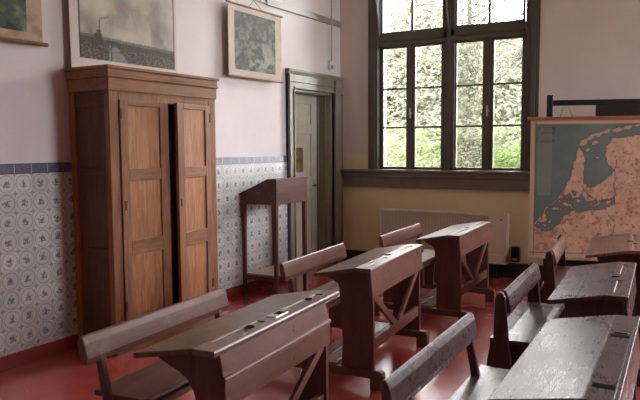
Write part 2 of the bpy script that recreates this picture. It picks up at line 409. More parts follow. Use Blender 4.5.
for k, (a, b) in enumerate(WR):
    o = window('window_%d' % (k+3), 0, b-a)
    o.rotation_euler = (0, 0, radians(-90)); o.location = (RX-D, b, 0)

# ------------------------------------------------------------------ school desks
RO = (0.86, )
def school_desk(near, far, style, label, bu=0.0, bv=0.0, lid=None):
    """bench and writing desk joined on two runners; u runs from bench to desk front, v along the seat"""
    L = hypot(far[0]-near[0], far[1]-near[1]); rz = atan2(-(far[0]-near[0]), far[1]-near[1])
    root = empty('school_desk', (near[0], near[1], 0), rz)
    tag(root, label, 'school desk', 'two-seat school desks standing in two rows')
    old = style in ('slotted', 'posts')
    wx, wy, wz, top = ('old_x', 'old_y', 'old_z', 'old_y') if old else ('desk_x', 'desk_y', 'desk_z', 'top_y')
    wb = wy if old else 'seat_y'
    if lid: top = lid; wb = 'lid_red'  # seat and backrest made pale too, their lit look put into the colour
    zt = .752; uw = -.372; zl = .700; ub = -.095
    # sloping lid made of three boards
    bm = bmesh.new(); n = 2 if style == 'posts' else 1
    for i in range(n):
        a = uw+(ub-uw)*i/n; b = uw+(ub-uw)*(i+1)/n-.0012*(i < n-1)
        za = zl+(zt-zl)*i/n; zb = zl+(zt-zl)*(i+1)/n
        prism(bm, [(a, za), (b, zb), (b, zb-.022), (a, za-.022)], 0, L)
    if style == 'slotted':
        pass
    link('desk_lid', bm, top, root, .004)
    # flat strip with the pen groove
    bm = bmesh.new()
    if style == 'slotted':
        prism(bm, [(ub, zt), (-.016, zt), (-.014, zt+.004), (0, zt+.004), (.004, zt-.004), (0, zt-.024), (ub, zt-.024)], 0, L)
    else:
        g0, g1 = (-.082, -.038) if style == 'ledge' else (-.070, -.042)
        prism(bm, [(ub, zt), (g0, zt), (g0+.004, zt-.005), (g1-.004, zt-.005), (g1, zt), (0, zt), (.004, zt-.008), (0, zt-.024), (ub, zt-.024)], 0, L)
        for a, b in ((0, .10), (.40*L, .60*L), (L-.10, L)): box(bm, g0-.0005, g1+.0005, a, b, zt-.006, zt-.0004)
    link('pen_ledge', bm, lid or ('old_y' if old else 'ledge_y'), root, .0015)
    def inkwell(u, v, r=.021):
        bm = bmesh.new(); disc(bm, (u, v, zt-.001), r, .004); o = link('inkwell', bm, 'iron', root, .001)
        bm = bmesh.new(); disc(bm, (u, v, zt+.002), r*.85, .0022); link('ink_hole', bm, 'hole', o)
    if style == 'ledge':
        inkwell(-.055, .335); inkwell(-.055, .875)
        o = boxes('slide_cover', [(-.078, -.028, .46*L, .56*L, zt-.001, zt+.003)], 'steel', root, .001)
        boxes('cover_hole', [(-.070, -.036, .505*L, .55*L, zt+.002, zt+.0042)], 'hole', o, 0)
    elif style == 'slotted':
        for v in (.135, .735): boxes('ink_slot', [(-.085, -.02, v-.018, v+.018, zt-.001, zt+.0015)], 'hole', root, 0)
        boxes('slide_cover', [(-.075, -.028, .775, .79, zt-.001, zt+.004)], 'iron', root, 0)
    else:
        bm = bmesh.new(); disc(bm, (-.082, .5*L, zt-.012), .021, .017)
        o = link('inkwell', bm, 'ink', root, .002)
        bm = bmesh.new(); box(bm, -.115, -.06, .5*L-.004, .5*L+.004, zt+.004, zt+.007); link('inkwell_clip', bm, 'steel', o, .001)
    # end panels with scooped fronts
    if style == 'ledge':
        pr = [(-.31, .690), (-.285, .670), (-.25, .655), (-.20, .635), (-.165, .613), (-.135, .57), (-.12, .52), (-.118, .45), (-.13, .38), (-.16, .30), (-.19, .20), (-.20, .12),
              (.0, .12), (.0, .55), (.002, .645), (-.006, .665), (-.024, .68), (-.032, .70), (-.032, .728), (-.12, .728)]
    else:
        pr = [(-.325, .690), (-.30, .670), (-.27, .655), (-.235, .640), (-.222, .60), (-.22, .52), (-.205, .30), (-.21, .12),
              (0, .12), (0, .30), (-.005, .60), (-.018, .728), (-.10, .728)]
        if style == 'posts': pr = [(-.30, .692), (-.27, .60), (-.25, .35), (-.25, .12), (0, .12), (0, .728), (-.1, .728)]
    inset = .05 if style != 'ledge' else .055
    far_in = inset if style != 'ledge' else .125
    for v in (inset, L-far_in-.028):
        bm = bmesh.new(); prism(bm, pr, v, v+.028); link('side_panel', bm, wz, root, .003)
    i0, i1 = inset+.028, L-far_in-.028
    # front board, book shelf and back of the book box
    if style == 'ledge':
        bm = bmesh.new(); prism(bm, [(-.040, .735), (-.018, .735), (.004, .632), (-.018, .632)], inset+.004, L-far_in+.004)
        f = link('front_board', bm, wy, root, .003)
        bm = bmesh.new(); prism(bm, [(-.02, .640), (.006, .640), (.014, .632), (.014, .622), (-.02, .618)], inset, L-far_in+.008)
        link('front_ledge', bm, wy, root, .003)
        bm = bmesh.new(); prism(bm, [(-.018, .622), (.008, .622), (.008, .515), (-.018, .515)], inset+.003, L-far_in+.004)
        link('lower_front_board', bm, wy, root, .004)
        zs = .53
    else:
        bm = bmesh.new(); prism(bm, [(-.030, .733), (-.006, .733), (.008, .575), (-.016, .575)], .018, L-.018)
        link('front_board', bm, wy, root, .004)
        zs = .585
    boxes('book_shelf', [(-.215 if style != 'ledge' else -.09, -.012, i0, i1, zs, zs+.016)], wy, root, .002)
    # V brace and stretcher between the end panels
    if style in ('brace', 'ledge'):
        boxes('stretcher', [(-.035, -.008, i0, i1, .235, .305) if style == 'brace' else (-.04, -.012, i0, i1, .20, .27)], wy, root, .003)
        m = (i0+i1)/2
        for s in (-1, 1):
            bm = bmesh.new()
            e = i0+.01 if s < 0 else i1-.01
            bar(bm, (-.020, m+.03*s, .295), (-.020, e, .575 if style == 'brace' else .515), .022, .044, (0, 0, 1))
            link('brace', bm, wy, root, .003)
    # runners with foot blocks
    for v in (inset-.012, L-far_in-.04):
        bm = bmesh.new()
        prism(bm, [(-.80, .07), (-.02, .07), (-.02, .0), (.066, .0), (.066, .095), (.058, .112), (.040, .122), (-.78, .122), (-.80, .11)], v, v+.052)
        box(bm, -.80, -.72, v, v+.052, 0, .07)
        link('runner', bm, wz if style == 'posts' else wx, root, .005)
    # foot board
    for a in (-.43, -.335): boxes('footboard', [(a, a+.09, inset-.012, L-far_in+.012, .122, .142)], 'board', root, .004)
    # seat
    s0 = .06 if style == 'posts' else .14+bv
    bm = bmesh.new()
    sb = -.715 if style == 'ledge' else -.67
    prism(bm, [(sb, .455), (-.60, .449), (-.46, .452), (-.415, .462), (-.403, .455), (-.403, .437), (-.415, .430), (sb, .430)], s0, L-.03)
    link('seat', bm, wb, root, .004)
    for v in (s0+.03, L-.158):
        bm = bmesh.new()
        prism(bm, [(-.67, .432), (-.42, .432), (-.44, .40), (-.50, .33), (-.51, .122), (-.70, .122), (-.69, .3)], v, v+.028)
        link('seat_panel', bm, wz, root, .003)
    boxes('seat_rail', [(-.56, -.535, s0+.058, L-.158, .33, .40)], wy, root, .002)
    # backrest on its posts
    lean = .035
    if style == 'posts':
        for v in (-.005, L-.045):
            bm = bmesh.new()
            prism(bm, [(q+bu, z) for q, z in ((-.66, .0), (-.59, .0), (-.60, .30), (-.62, .45), (-.640, .69), (-.652, .712), (-.668, .716), (-.684, .705), (-.692, .68), (-.70, .45), (-.70, .30), (-.68, .0))], v+.01, v+.042)
            link('back_post', bm, wz, root, .005)
        v0, v1 = .038, L-.036; du = .028+bu
    else:
        for v in (.10+max(bv, 0), L-.14+min(bv, 0)):
            bm = bmesh.new()
            prism(bm, [(q+bu, z) for q, z in ((-.645, .12), (-.585, .12), (-.593, .43), (-.645, .68), (-.675, .68), (-.63, .43))], v, v+.03)
            link('back_post', bm, wz, root, .004)
        v0, v1 = .025+bv, L-.04+bv; du = bu+.012
    bm = bmesh.new()
    u = -.665+du
    prism(bm, [(u-.008, .605), (u+.018, .602), (u+.022, .63), (u+.008, .69), (u-.002, .715), (u-.012, .722), (u-.022, .718), (u-.028, .70), (u-.022, .65)], v0, v1)
    link('backrest', bm, wb, root, .006, 3)
    return root

school_desk((2.516, 1.822), (2.428, 2.915), 'ledge', 'brown school desk with ledged two-board front, standing before the tall wooden cabinet')
school_desk((2.309, 3.528), (2.215, 4.605), 'brace', 'brown school desk with V-braced front, between the ledged desk and the desk by the heater', bv=.09)
school_desk((2.302, 5.180), (2.245, 6.260), 'brace', 'brown V-braced school desk standing directly in front of the heater', bv=-.08)
school_desk((3.826, 2.000), (3.792, 3.080), 'slotted', 'large dark school desk with two black slots in its worn glossy top', bv=-.07, bu=-.03)
school_desk((3.708, 3.460), (3.653, 4.498), 'posts', 'dark shiny school desk with round-topped bench posts, just beyond the desk with black slots', bu=.06)
school_desk((3.660, 5.000), (3.562, 5.985), 'posts', 'school desk with reddish top standing right in front of the wall map', bu=.05, lid='lid_red')

# ------------------------------------------------------------------ cabinet
def cabinet():
    r = empty('cabinet', (.0, 3.29, 0))
    tag(r, 'tall brown wooden two-door panelled cabinet with one door ajar, against the tiled wall', 'cabinet')
    x1, W = .42, 1.15
    bm = bmesh.new()
    # carcass: posts, rails, back
    for y in (0, W-.055): box(bm, x1-.05, x1, y if not y else W-.085, .083 if not y else W, .0, 1.88)
    for y in (0, W-.05): box(bm, .014, .065, y, y+.05, 0, 1.88)
    box(bm, .03, .04, .03, W-.03, .1, 1.88); box(bm, .03, x1-.002, .05, W-.05, .06, .09); box(bm, .03, x1-.002, .05, W-.05, 1.86, 1.88)
    box(bm, x1-.03, x1-.002, .09, W-.05, .0, .09); box(bm, x1-.03, x1-.004, .09, W-.05, 1.81, 1.88)
    link('carcass', bm, 'oak_z', r, .004)
    for y in (.006, W-.03):
        for z0, z1 in ((.05, .19), (.70, .76), (1.245, 1.335), (1.77, 1.88)):
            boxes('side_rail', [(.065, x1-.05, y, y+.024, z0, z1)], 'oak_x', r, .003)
        for z0, z1 in ((.17, .72), (.74, 1.26), (1.32, 1.79)):
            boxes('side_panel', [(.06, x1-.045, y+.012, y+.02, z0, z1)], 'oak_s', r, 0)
    for z in (.5, .95, 1.4): boxes('shelf', [(.04, x1-.04, .03, W-.03, z, z+.02)], 'oak_y', r, .001)
    # cornice in steps
    bm = bmesh.new()
    for z0, z1, e in ((1.875, 1.965, .010), (1.965, 1.982, .024), (1.982, 2.025, .016), (2.025, 2.048, .028)):
        box(bm, .014, x1+e, -e, W+e, z0, z1)
    link('cornice', bm, 'oak_y', r, .005)
    boxes('plinth', [(.02, x1+.012, -.01, W+.01, 0, .06)], 'oak_y', r, .003)
    zc = [(.085, .245), (.70, .81), (1.24, 1.325), (1.775, 1.815)]
    def leaf(hinge_y, wd, sgn, ang):
        d = empty('door', (x1+.001, hinge_y, 0), 0); d.parent = r; d.rotation_euler = (0, 0, ang)
        bm = bmesh.new()
        def yy(a, b): return (min(a*sgn, b*sgn), max(a*sgn, b*sgn))
        for a, b in ((0, .075), (wd-.09, wd)): boxes('stile', [(-.012, .014, *yy(a, b), .085, 1.815)], 'oak_z', d, .003)
        for z0, z1 in zc: boxes('door_rail', [(-.012, .014, *yy(.075, wd-.09), z0, z1)], 'oak_y', d, .003)
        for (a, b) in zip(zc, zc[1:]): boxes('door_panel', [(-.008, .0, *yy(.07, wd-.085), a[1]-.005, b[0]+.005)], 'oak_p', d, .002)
        for z in (.30, 1.68): boxes('hinge', [(.012, .018, *yy(-.006, .014), z, z+.075)], 'iron', d, .002)
        return d
    # the leaf by the corner is shut, its lock plate on the hanging stile
    a = leaf(.086, .483, 1, 0)
    boxes('lock_plate', [(.013, .017, .02, .036, 1.03, 1.10)], 'iron', a, .001)
    b = leaf(W-.088, .483, -1, radians(9))
    boxes('lock_plate', [(.013, .017, -.46, -.445, 1.02, 1.08)], 'iron', b, .001)
cabinet()

# ------------------------------------------------------------------ lectern (standing desk)
def lectern():
    r = empty('lectern', (.025, 5.30, 0))
    tag(r, 'tall red-brown standing desk with sloping top and low shelf, against the tiles beside the door', 'standing desk')
    W, Ln = .42, .57
    for x in (.0, W-.042):
        for y in (.0, Ln-.042):
            bm = bmesh.new()
            s = .012
            dx = s if x == 0 else -s; dy = s if y == 0 else -s
            vs0 = [(x+max(dx, 0)*0, y), (x+.042, y), (x+.042, y+.042), (x, y+.042)]
            A = [bm.verts.new((px, py, .93)) for px, py in vs0]
            cx, cy = x+.021, y+.021
            Bv = [bm.verts.new((cx+(px-cx)*.72, cy+(py-cy)*.72, 0)) for px, py in vs0]
            bm.faces.new(A); bm.faces.new(Bv[::-1])
            for k in range(4): bm.faces.new((A[k], Bv[k], Bv[(k+1) % 4], A[(k+1) % 4]))
            link('leg', bm, 'lect_z', r, .003)
    pr = [(.0, .915), (W, .915), (W, 1.150), (W-.09, 1.150), (.0, 1.005)]
    for y in (.002, Ln-.024):
        bm = bmesh.new(); prism(bm, pr, y, y+.022); link('side_board', bm, 'lect', r, .002)
    boxes('back_board', [(W-.02, W+.004, 0, Ln, .915, 1.150)], 'lect', r, .003)
    boxes('low_board', [(0, .02, .024, Ln-.024, .915, 1.0)], 'lect', r, .003)
    boxes('bottom_board', [(.02, W-.02, .024, Ln-.024, .918, .932)], 'lect', r, 0)
    bm = bmesh.new()
    prism(bm, [(-.02, .996), (W-.09, 1.148), (W+.012, 1.150), (W+.012, 1.166), (W-.092, 1.165), (-.02, 1.012)], -.012, Ln+.012)
    link('writing_top', bm, 'lect', r, .003)
    boxes('shelf', [(.03, W-.03, .02, Ln-.02, .205, .222)], 'lect_shelf', r, .002)
    for y in (.008, Ln-.028): boxes('shelf_rail', [(.035, W-.035, y, y+.02, .165, .205)], 'lect_z', r, .002)
lectern()

# ------------------------------------------------------------------ printed charts on the wall
rng = np.random.default_rng(5)
def vnoise(S, T, f, seed):
    g = np.random.default_rng(seed).random((64, 64))
    x, y = S*f, T*f
    xi, yi = np.floor(x).astype(int), np.floor(y).astype(int); fx, fy = x-xi, y-yi
    fx = fx*fx*(3-2*fx); fy = fy*fy*(3-2*fy)
    a = g[xi % 64, yi % 64]; b = g[(xi+1) % 64, yi % 64]; c = g[xi % 64, (yi+1) % 64]; d = g[(xi+1) % 64, (yi+1) % 64]
    return (a*(1-fx)+b*fx)*(1-fy)+(c*(1-fx)+d*fx)*fy
def fbm(S, T, f, seed, o=4):
    v = 0; a = .5; tot = 0
    for i in range(o): v = v+a*vnoise(S, T, f*2**i, seed+i); tot += a; a *= .55
    return v/tot
def lin(c): return np.array([((x/255+.055)/1.055)**2.4 if x > 10 else x/255/12.92 for x in c])
def sheet(name, W, Hh, col, nu, nv, mat, parent, bend=None, thick=.004):
    """a printed sheet in local x (0..W) and z (0..Hh), facing -y, with a real thickness"""
    S, T = np.meshgrid(np.linspace(0, 1, nu), np.linspace(0, 1, nv), indexing='ij')
    X = S*W; Z = T*Hh; Yb = np.zeros_like(X) if bend is None else bend(S, T)
    front = np.stack([X, Yb, Z], -1).reshape(-1, 3); back = front+np.array([0, thick, 0])
    vs = np.concatenate([front, back]); N = nu*nv
    idx = np.arange(N).reshape(nu, nv)
    q = np.stack([idx[:-1, :-1], idx[1:, :-1], idx[1:, 1:], idx[:-1, 1:]], -1).reshape(-1, 4)
    faces = [q, q[:, ::-1]+N]
    rim = np.concatenate([idx[:, 0], idx[-1, 1:], idx[-2::-1, -1], idx[0, -2:0:-1]])
    rn = np.roll(rim, -1); faces.append(np.stack([rim, rim+N, rn+N, rn], -1))
    F = np.concatenate(faces)
    me = bpy.data.meshes.new(name); me.from_pydata(vs.tolist(), [], F.tolist())
    c = np.ones((2*N, 4), np.float32); cc = col(S, T).reshape(-1, 3); c[:N, :3] = cc; c[N:, :3] = lin((190, 175, 160))
    at = me.color_attributes.new('Col', 'FLOAT_COLOR', 'POINT'); at.data.foreach_set('color', c.ravel())
    me.materials.append(M[mat]); me.update()
    o = bpy.data.objects.new(name, me); C.objects.link(o); o.parent = parent
    return o
def mixc(c, mask, rgb):
    m = np.clip(mask, 0, 1)[..., None]; return c*(1-m)+lin(rgb)*m
def rod(name, x0, x1, z, r, mat, parent, y=0):
    bm = bmesh.new(); tube(bm, [(x0, y, z), (x1, y, z)], r, 10); return link(name, bm, mat, parent, smooth=False)
def hook(z, x, parent):
    bm = bmesh.new(); tube(bm, [(x-.12, 0, z), (x, .03, z+.09), (x+.12, 0, z)], .0025, 5); return link('hanging_cord', bm, 'iron', parent)

# big landscape print over the cabinet
def col_land(S, T):
    A = np.ones(S.shape+(3,))*lin((214, 200, 196))
    s = (S-.075)/.895; t = (T-.078)/.85
    inside = (s > 0) & (s < 1) & (t > 0) & (t < 1)
    n = fbm(s, t*.8, 5, 3)
    sky = np.ones_like(A)*lin((172, 163, 155)); sky = mixc(sky, (n-.42)*3.2, (206, 198, 188)); sky = mixc(sky, (.45-n)*3.5, (128, 122, 120))
    hz = .19-.035*s
    gnd = np.ones_like(A)*lin((70, 63, 56)); g2 = fbm(s*9, t*18, 9, 11); gnd = mixc(gnd, (g2-.48)*5, (122, 112, 98)); gnd = mixc(gnd, (.45-g2)*5, (48, 43, 40))
    cw = np.clip((hz-.02-t)/.17, 0, 1)
    canal = (np.abs(s-(.31+.07*cw)) < .025+.085*cw) & (t < hz-.03)
    gnd = mixc(gnd, canal*.8, (150, 144, 142)); gnd = mixc(gnd, (canal & (fbm(s*2, t*9, 9, 21) < .45))*.5, (96, 90, 88))
    gnd = mixc(gnd, ((np.abs(s-.30) < .009) & (t < hz-.01))*.8, (52, 46, 42))
    P = np.where((t < hz)[..., None], gnd, sky)
    P = mixc(P, ((t > hz-.05) & (t < hz+.015+.02*fbm(s*8, t, 12, 31)))*.7, (70, 64, 56))
    P = mixc(P, ((np.abs(s-.175) < .035) & (t < hz+.045) & (t > hz-.03))*.85, (70, 62, 54))
    P = mixc(P, ((np.abs(s-.178) < .02) & (t < hz+.075) & (t > hz))*.85, (62, 55, 50))
    P = mixc(P, ((np.abs(s-.185) < .006) & (t < hz+.165) & (t > hz))*.85, (60, 54, 50))
    P = mixc(P, ((np.abs(t-hz-.17-(s-.185)*.4) < .011) & (s > .185) & (s < .28))*.55, (98, 90, 86))
    A = np.where(inside[..., None], P, A)
    A = mixc(A, ((np.abs(s) < .008) | (np.abs(s-1) < .005)) & (t > 0) & (t < 1), (40, 36, 34))
    return A
def chart(name, y0, z0, W, Hh, col, label, cat='wall chart', off=.055, bend=None, rods=(True, True), tilt=0, rodover=.03, rr=.013):
    r = empty(name, (off, y0, z0), radians(90)); r.rotation_euler = (0, 0, radians(90))
    tag(r, label, cat)
    sheet('printed_sheet', W, Hh, col, 180, 150, 'chart', r, bend)
    if rods[0]: rod('bottom_rod', -rodover, W+rodover, 0, rr, M['rod_x'], r)
    if rods[1]: rod('top_rod', -rodover, W+rodover, Hh, rr, M['rod_x'], r); hook(Hh, W/2, r)
    return r
M['rod_x'] = wood('brown_rod_x', (.16, .08, .045), (.27, .15, .09), 'x', (.3, .5), 10, .05)
# local x must run along world +y and the printed side face +x: local -y -> world +x after a 90 degree turn
chart('landscape_print', 3.285, 2.055, 1.105, 1.0, col_land, 'large grey landscape print of a canal and smoking chimney, hanging above the cabinet',
      bend=lambda S, T: -.012*np.sin(S*pi)*0 - .05*np.clip(.25-T, 0, 1)*np.clip(.5-S, 0, 1) , rods=(False, True), rodover=.02)
def col_forest(S, T):
    A = np.ones(S.shape+(3,))*lin((196, 178, 168)); A = mixc(A, (fbm(S, T, 6, 77)-.5)*2, (170, 150, 138))
    s = (S-.105)/.77; t = (T-.10)/.81
    inside = (s > 0) & (s < 1) & (t > 0) & (t < 1)
    n = fbm(s*1.8, t*1.8, 9, 41, 5)
    P = np.ones_like(A)*lin((76, 80, 66)); P = mixc(P, (n-.50)*8, (118, 118, 102)); P = mixc(P, (.48-n)*6, (42, 48, 38))
    P = mixc(P, (t-.72)*2.5*(fbm(s, t, 9, 51) > .45), (66, 62, 62))
    st = np.abs(s-(.55+.25*np.sin(t*5)))
    P = mixc(P, ((st < .10) & (t < .45) & (fbm(s*2, t*2, 8, 61) > .47))*.7, (160, 156, 146))
    P = mixc(P, ((np.abs(t-.12-.2*(s-.3)) < .06) & (s > .3))*.55*(n > .45), (160, 154, 142))
    P = mixc(P, ((np.abs(s-.78) < .12) & (np.abs(t-.42) < .11))*.6, (146, 142, 138))
    return np.where(inside[..., None], P, A)
chart('forest_chart', 5.08, 2.155, .90, .68, col_forest, 'small green and grey woodland chart on rods, hanging between the cabinet and the door', off=.075, rods=(True, True), rodover=.02, rr=.011)
def col_leaf(S, T):
    A = np.ones(S.shape+(3,))*lin((190, 164, 140)); A = mixc(A, (fbm(S*2, T*2, 5, 91)-.48)*4, (160, 132, 108))
    s = (S-.10)/.78; t = (T-.09)/.84
    inside = (s > 0) & (s < 1) & (t > 0) & (t < 1)
    n = fbm(s, t, 6, 101, 4)
    P = np.ones_like(A)*lin((74, 84, 74)); P = mixc(P, (n-.52)*6, (128, 134, 120)); P = mixc(P, (.44-n)*7, (38, 48, 36))
    P = mixc(P, (fbm(s*1.6, t*1.6, 7, 111) > .62)*.5, (104, 122, 60))
    return np.where(inside[..., None], P, A)
chart('leaf_chart', 2.06, 2.185, 1.00, .74, col_leaf, 'dark green leaf chart with beige margins and wooden bottom rod, high above the tiles', off=.05, rodover=.035, rr=.014)

# ------------------------------------------------------------------ wall map on its board stand
def poly(S, T, pts):
    ins = np.zeros(S.shape, bool); n = len(pts)
    for i in range(n):
        x1, y1 = pts[i]; x2, y2 = pts[(i+1) % n]
        if y1 == y2: continue
        c = ((y1 > T) != (y2 > T)) & (S < (x2-x1)*(T-y1)/(y2-y1)+x1)
        ins ^= c
    return ins
def dseg(S, T, pts):
    d = np.full(S.shape, 9.)
    for (x1, y1), (x2, y2) in zip(pts, pts[1:]):
        L2 = (x2-x1)**2+(y2-y1)**2+1e-12
        u = np.clip(((S-x1)*(x2-x1)+(T-y1)*(y2-y1))/L2, 0, 1)
        d = np.minimum(d, np.hypot(S-x1-u*(x2-x1), T-y1-u*(y2-y1)))
    return d
MW, MH = 1.52, 1.32
def m(px, py):      # survey coordinates of the chart in metres on the sheet
    return ((px-531)*.961/109, (257.5-py)*1.327/139.5)
def col_map(S, T):
    X, Z = S*MW, T*MH
    X2 = X+(fbm(S, T, 30, 5, 3)-.5)*.035; Z2 = Z+(fbm(S, T, 30, 15, 3)-.5)*.035
    tan, sea = (180, 142, 121), (90, 101, 98)
    A = np.ones(S.shape+(3,))*lin((178, 150, 128))
    inside = (X > .045) & (X < MW-.045) & (Z > .045) & (Z < MH-.055)
    P = np.ones_like(A)*lin(tan); P = mixc(P, (fbm(S, T, 14, 25)-.5)*4, (192, 154, 132)); P = mixc(P, (fbm(S, T, 40, 35)-.55)*5, (150, 104, 90))
    seas = [[(500,110),(700,110),(700,131),(645,133),(628,137),(613,138),(607,150),(609,162),(617,170),(614,173),(599,186),(592,187),(586,183),(586,170),(587,158),(584,150),(580,147),(575.6,164),(571,181),(564,191),(559,199),(547,207),(543,215),(538,222),(533,225),(500,225)],
            [(545,211),(556,203),(563,197),(574,201),(590,201),(617,197),(618,205),(603,209),(586,211),(567,214),(563,224),(554,231),(546,231),(538,226)],
            [(563,193),(574,190),(584,192),(588,200),(572,204)]]
    for k, pl in enumerate(seas):
        mk = poly(X2, Z2, [m(*q) for q in pl])
        if k: mk &= fbm(S, T, 34, 45+k, 3) > (.36 if k == 1 else .42)
        P = mixc(P, mk, sea)
    sm = (np.abs(P-lin(sea)).sum(-1) < .02)
    P = mixc(P, sm*(fbm(S, T, 9, 55)-.4)*.8, (112, 128, 124))
    # coast shallows and islands
    for (cx, cy, a, b, ang) in ((585,143,5,3.2,.9),(592,138,5,2.6,.6),(600,134.5,5,2.3,.4),(609,132,5,2.2,.25),(619,130,5,2,.2),(629,128,5,2,.15),(640,126.5,5,1.8,.1),(597,143,4,2,.5),(590,150,3,2,.6),(599,157,2.5,1.6,0)):
        ux, uz = m(cx, cy); dx, dz = X2-ux, Z2-uz; q = ang
        e = ((dx*cos(q)+dz*sin(q))/(a*.0088))**2+((-dx*sin(q)+dz*cos(q))/(b*.0095))**2
        P = mixc(P, (e < 1)*.85, tan)
    sea2 = (np.abs(P-lin(sea)).sum(-1) < .075).astype(float)
    gx, gz = np.gradient(sea2); P = mixc(P, (np.hypot(gx, gz) > .3)*.5, (58, 52, 54))
    # rivers and borders
    def line(pts, w, c, al=.8):
        nonlocal P
        P = mixc(P, np.clip((w-dseg(X2, Z2, [m(*q) for q in pts]))/.003, 0, 1)*al, c)
    line([(617,170),(618,195),(612,200),(600,200),(590,194),(585,185)], .006, (60, 40, 60))
    line([(618,160),(617,170)], .006, (60, 40, 60)); line([(606,205),(614,215),(619,224),(616,232),(609,240),(606,250)], .005, (70, 58, 64))
    line([(595,211),(604,220),(604,230),(598,238)], .004, (110, 80, 74)); line([(562,216),(566,232),(580,238),(600,236),(606,244)], .0035, (130, 80, 70))
    line([(617,180),(632,186),(644,184),(660,190)], .004, (90, 70, 72)); line([(628,137),(634,150),(630,162),(640,172),(638,184)], .004, (120, 84, 74))
    line([(617,203),(640,196),(660,198)], .004, (76, 80, 92)); line([(536,232),(552,238),(575,236)], .003, (150, 96, 84))
    rr = np.random.default_rng(9)
    for _ in range(110):
        x, y = rr.uniform(560, 690), rr.uniform(140, 250); pts = [(x, y)]
        for _ in range(4): x += rr.uniform(-10, 10); y += rr.uniform(-8, 8); pts.append((x, y))
        line(pts, .0022, (112, 70, 62), .55)
    land = np.abs(P-lin(sea)).sum(-1) > .08
    for _ in range(240):
        x, y = rr.uniform(536, 690), rr.uniform(145, 250); ux, uz = m(x, y)
        P = mixc(P, ((np.hypot(X-ux, Z-uz) < rr.uniform(.004, .009)) & land)*.7, (120, 50, 44))
    for (x, y, rad) in ((565,192,.019),(569,200,.017),(582,181,.013),(597,223,.013),(566,231,.012),(637,225,.014)):
        ux, uz = m(x, y); P = mixc(P, (np.hypot(X2-ux, Z2-uz) < rad)*.8, (160, 44, 44))
    # legend: a pale box and a few illegible rows of print
    ux0, uz0 = m(538.5, 195); ux1, uz1 = m(553, 128)
    for y, h, x1 in ((129, .014, 556), (133.5, .014, 556), (137.5, .006, 552), (141, .014, 556)):
        a, b = m(538, y); c_, _ = m(x1, y)
        P = mixc(P, ((X > a) & (X < c_) & (np.abs(Z-b) < h) & (fbm(S*1.0, T, 60, 65, 2) > .36))*.55, (52, 56, 58))
    P = mixc(P, ((X > ux0) & (X < ux1) & (Z > uz0) & (Z < uz1))*.16, (170, 160, 140))
    a, b = m(553, 196); P = mixc(P, (np.abs(Z-b) < .003)*(X < a+.1)*.3, (60, 70, 70))
    # inset town plans along the foot
    for x in (537, 546, 556):
        a, b = m(x, 251); P = mixc(P, ((X > a) & (X < a+.05) & (Z > b) & (Z < b+.07) & (fbm(S, T, 50, 75, 2) > .5))*.4, (150, 80, 70))
    A = np.where(inside[..., None], P, A)
    edge = (np.abs(X-.045) < .004) | (np.abs(X-MW+.045) < .004) | (np.abs(Z-.045) < .004) | (np.abs(Z-MH+.055) < .004)
    A = mixc(A, edge*.6, (88, 70, 58))
    A = mixc(A, (Z > MH-.028)*1.0, (170, 108, 84))
    return A
MZ = .405; ang = atan2(.332, .943)
mp = empty('hanging_map', (2.548, 6.500, MZ), ang)
tag(mp, 'large faded coast map with teal sea and tan land, hanging from the black stand', 'map')
sheet('printed_sheet', MW, MH, col_map, 260, 220, 'map', mp, bend=lambda S, T: -.02*np.sin(T*pi)*np.clip(1-S*6, 0, 1)*.4-.006*np.sin(S*9))
bm = bmesh.new(); box(bm, -.036, MW+.036, -.012, .016, MH-.012, MH+.014); link('top_batten', bm, 'rodwood', mp, .005)
bm = bmesh.new(); box(bm, -.02, MW+.02, -.010, .014, -.016, .012); link('bottom_batten', bm, 'lect_shelf', mp, .005)
bs = empty('board_stand', (2.548-.332*.115, 6.500+.943*.115, 0), ang)
tag(bs, 'black wooden stand with crossbar and dark board, holding the map', 'stand')
for a in (.155, 1.40): boxes('upright', [(a, a+.055, -.02, .02, 0.03, 1.95)], 'black', bs, .004)
boxes('crossbar', [(.21, 1.40, -.018, .018, 1.848, 1.90)], 'black', bs, .003)
boxes('dark_board', [(.60, 1.395, -.014, .014, 1.20, 1.9)], 'black', bs, .003)
boxes('lower_bar', [(.21, 1.40, -.018, .018, .30, .36)], 'black', bs, .003)
for a in (.155, 1.40): boxes('foot', [(a-.005, a+.06, -.24, .22, 0, .05)], 'black', bs, .006)
for a in (.26, 1.26):
    bm = bmesh.new(); tube(bm, [(a, .0, MH), (a+.06, .095, 1.90-MZ), (a+.12, .0, MH)], .003, 5); link('map_cord', bm, 'iron', mp)

# ------------------------------------------------------------------ heater under the window
ht = empty('heater', (.605, D-.03, 0))
tag(ht, 'long low cream heater with ribbed grille below the window', 'heater')
Wd = 1.53
bm = bmesh.new()
box(bm, 0, Wd, -.11, 0, .165, .18); box(bm, 0, Wd, -.115, 0, .70, .722); box(bm, 0, .022, -.11, 0, .18, .70); box(bm, Wd-.025, Wd, -.11, 0, .18, .70)
box(bm, .02, Wd-.02, -.02, -.002, .18, .7); box(bm, .0, Wd, -.11, -.02, .18, .27)
link('housing', bm, 'heater', ht, .006)
boxes('grille', [(.022, Wd-.20, -.10, -.085, .27, .70)], 'grille', ht, 0)
cp = boxes('control_section', [(Wd-.20, Wd-.025, -.108, -.04, .27, .70)], 'heater_panel', ht, .004)
boxes('control_flap', [(Wd-.185, Wd-.045, -.113, -.105, .31, .56)], 'heater_panel', cp, .003)
bm = bmesh.new(); disc(bm, (0, 0, 0), .008, .006, 12); o = link('knob', bm, 'iron', cp); o.location = (Wd-.06, -.108, .66); o.rotation_euler = (radians(90), 0, 0)
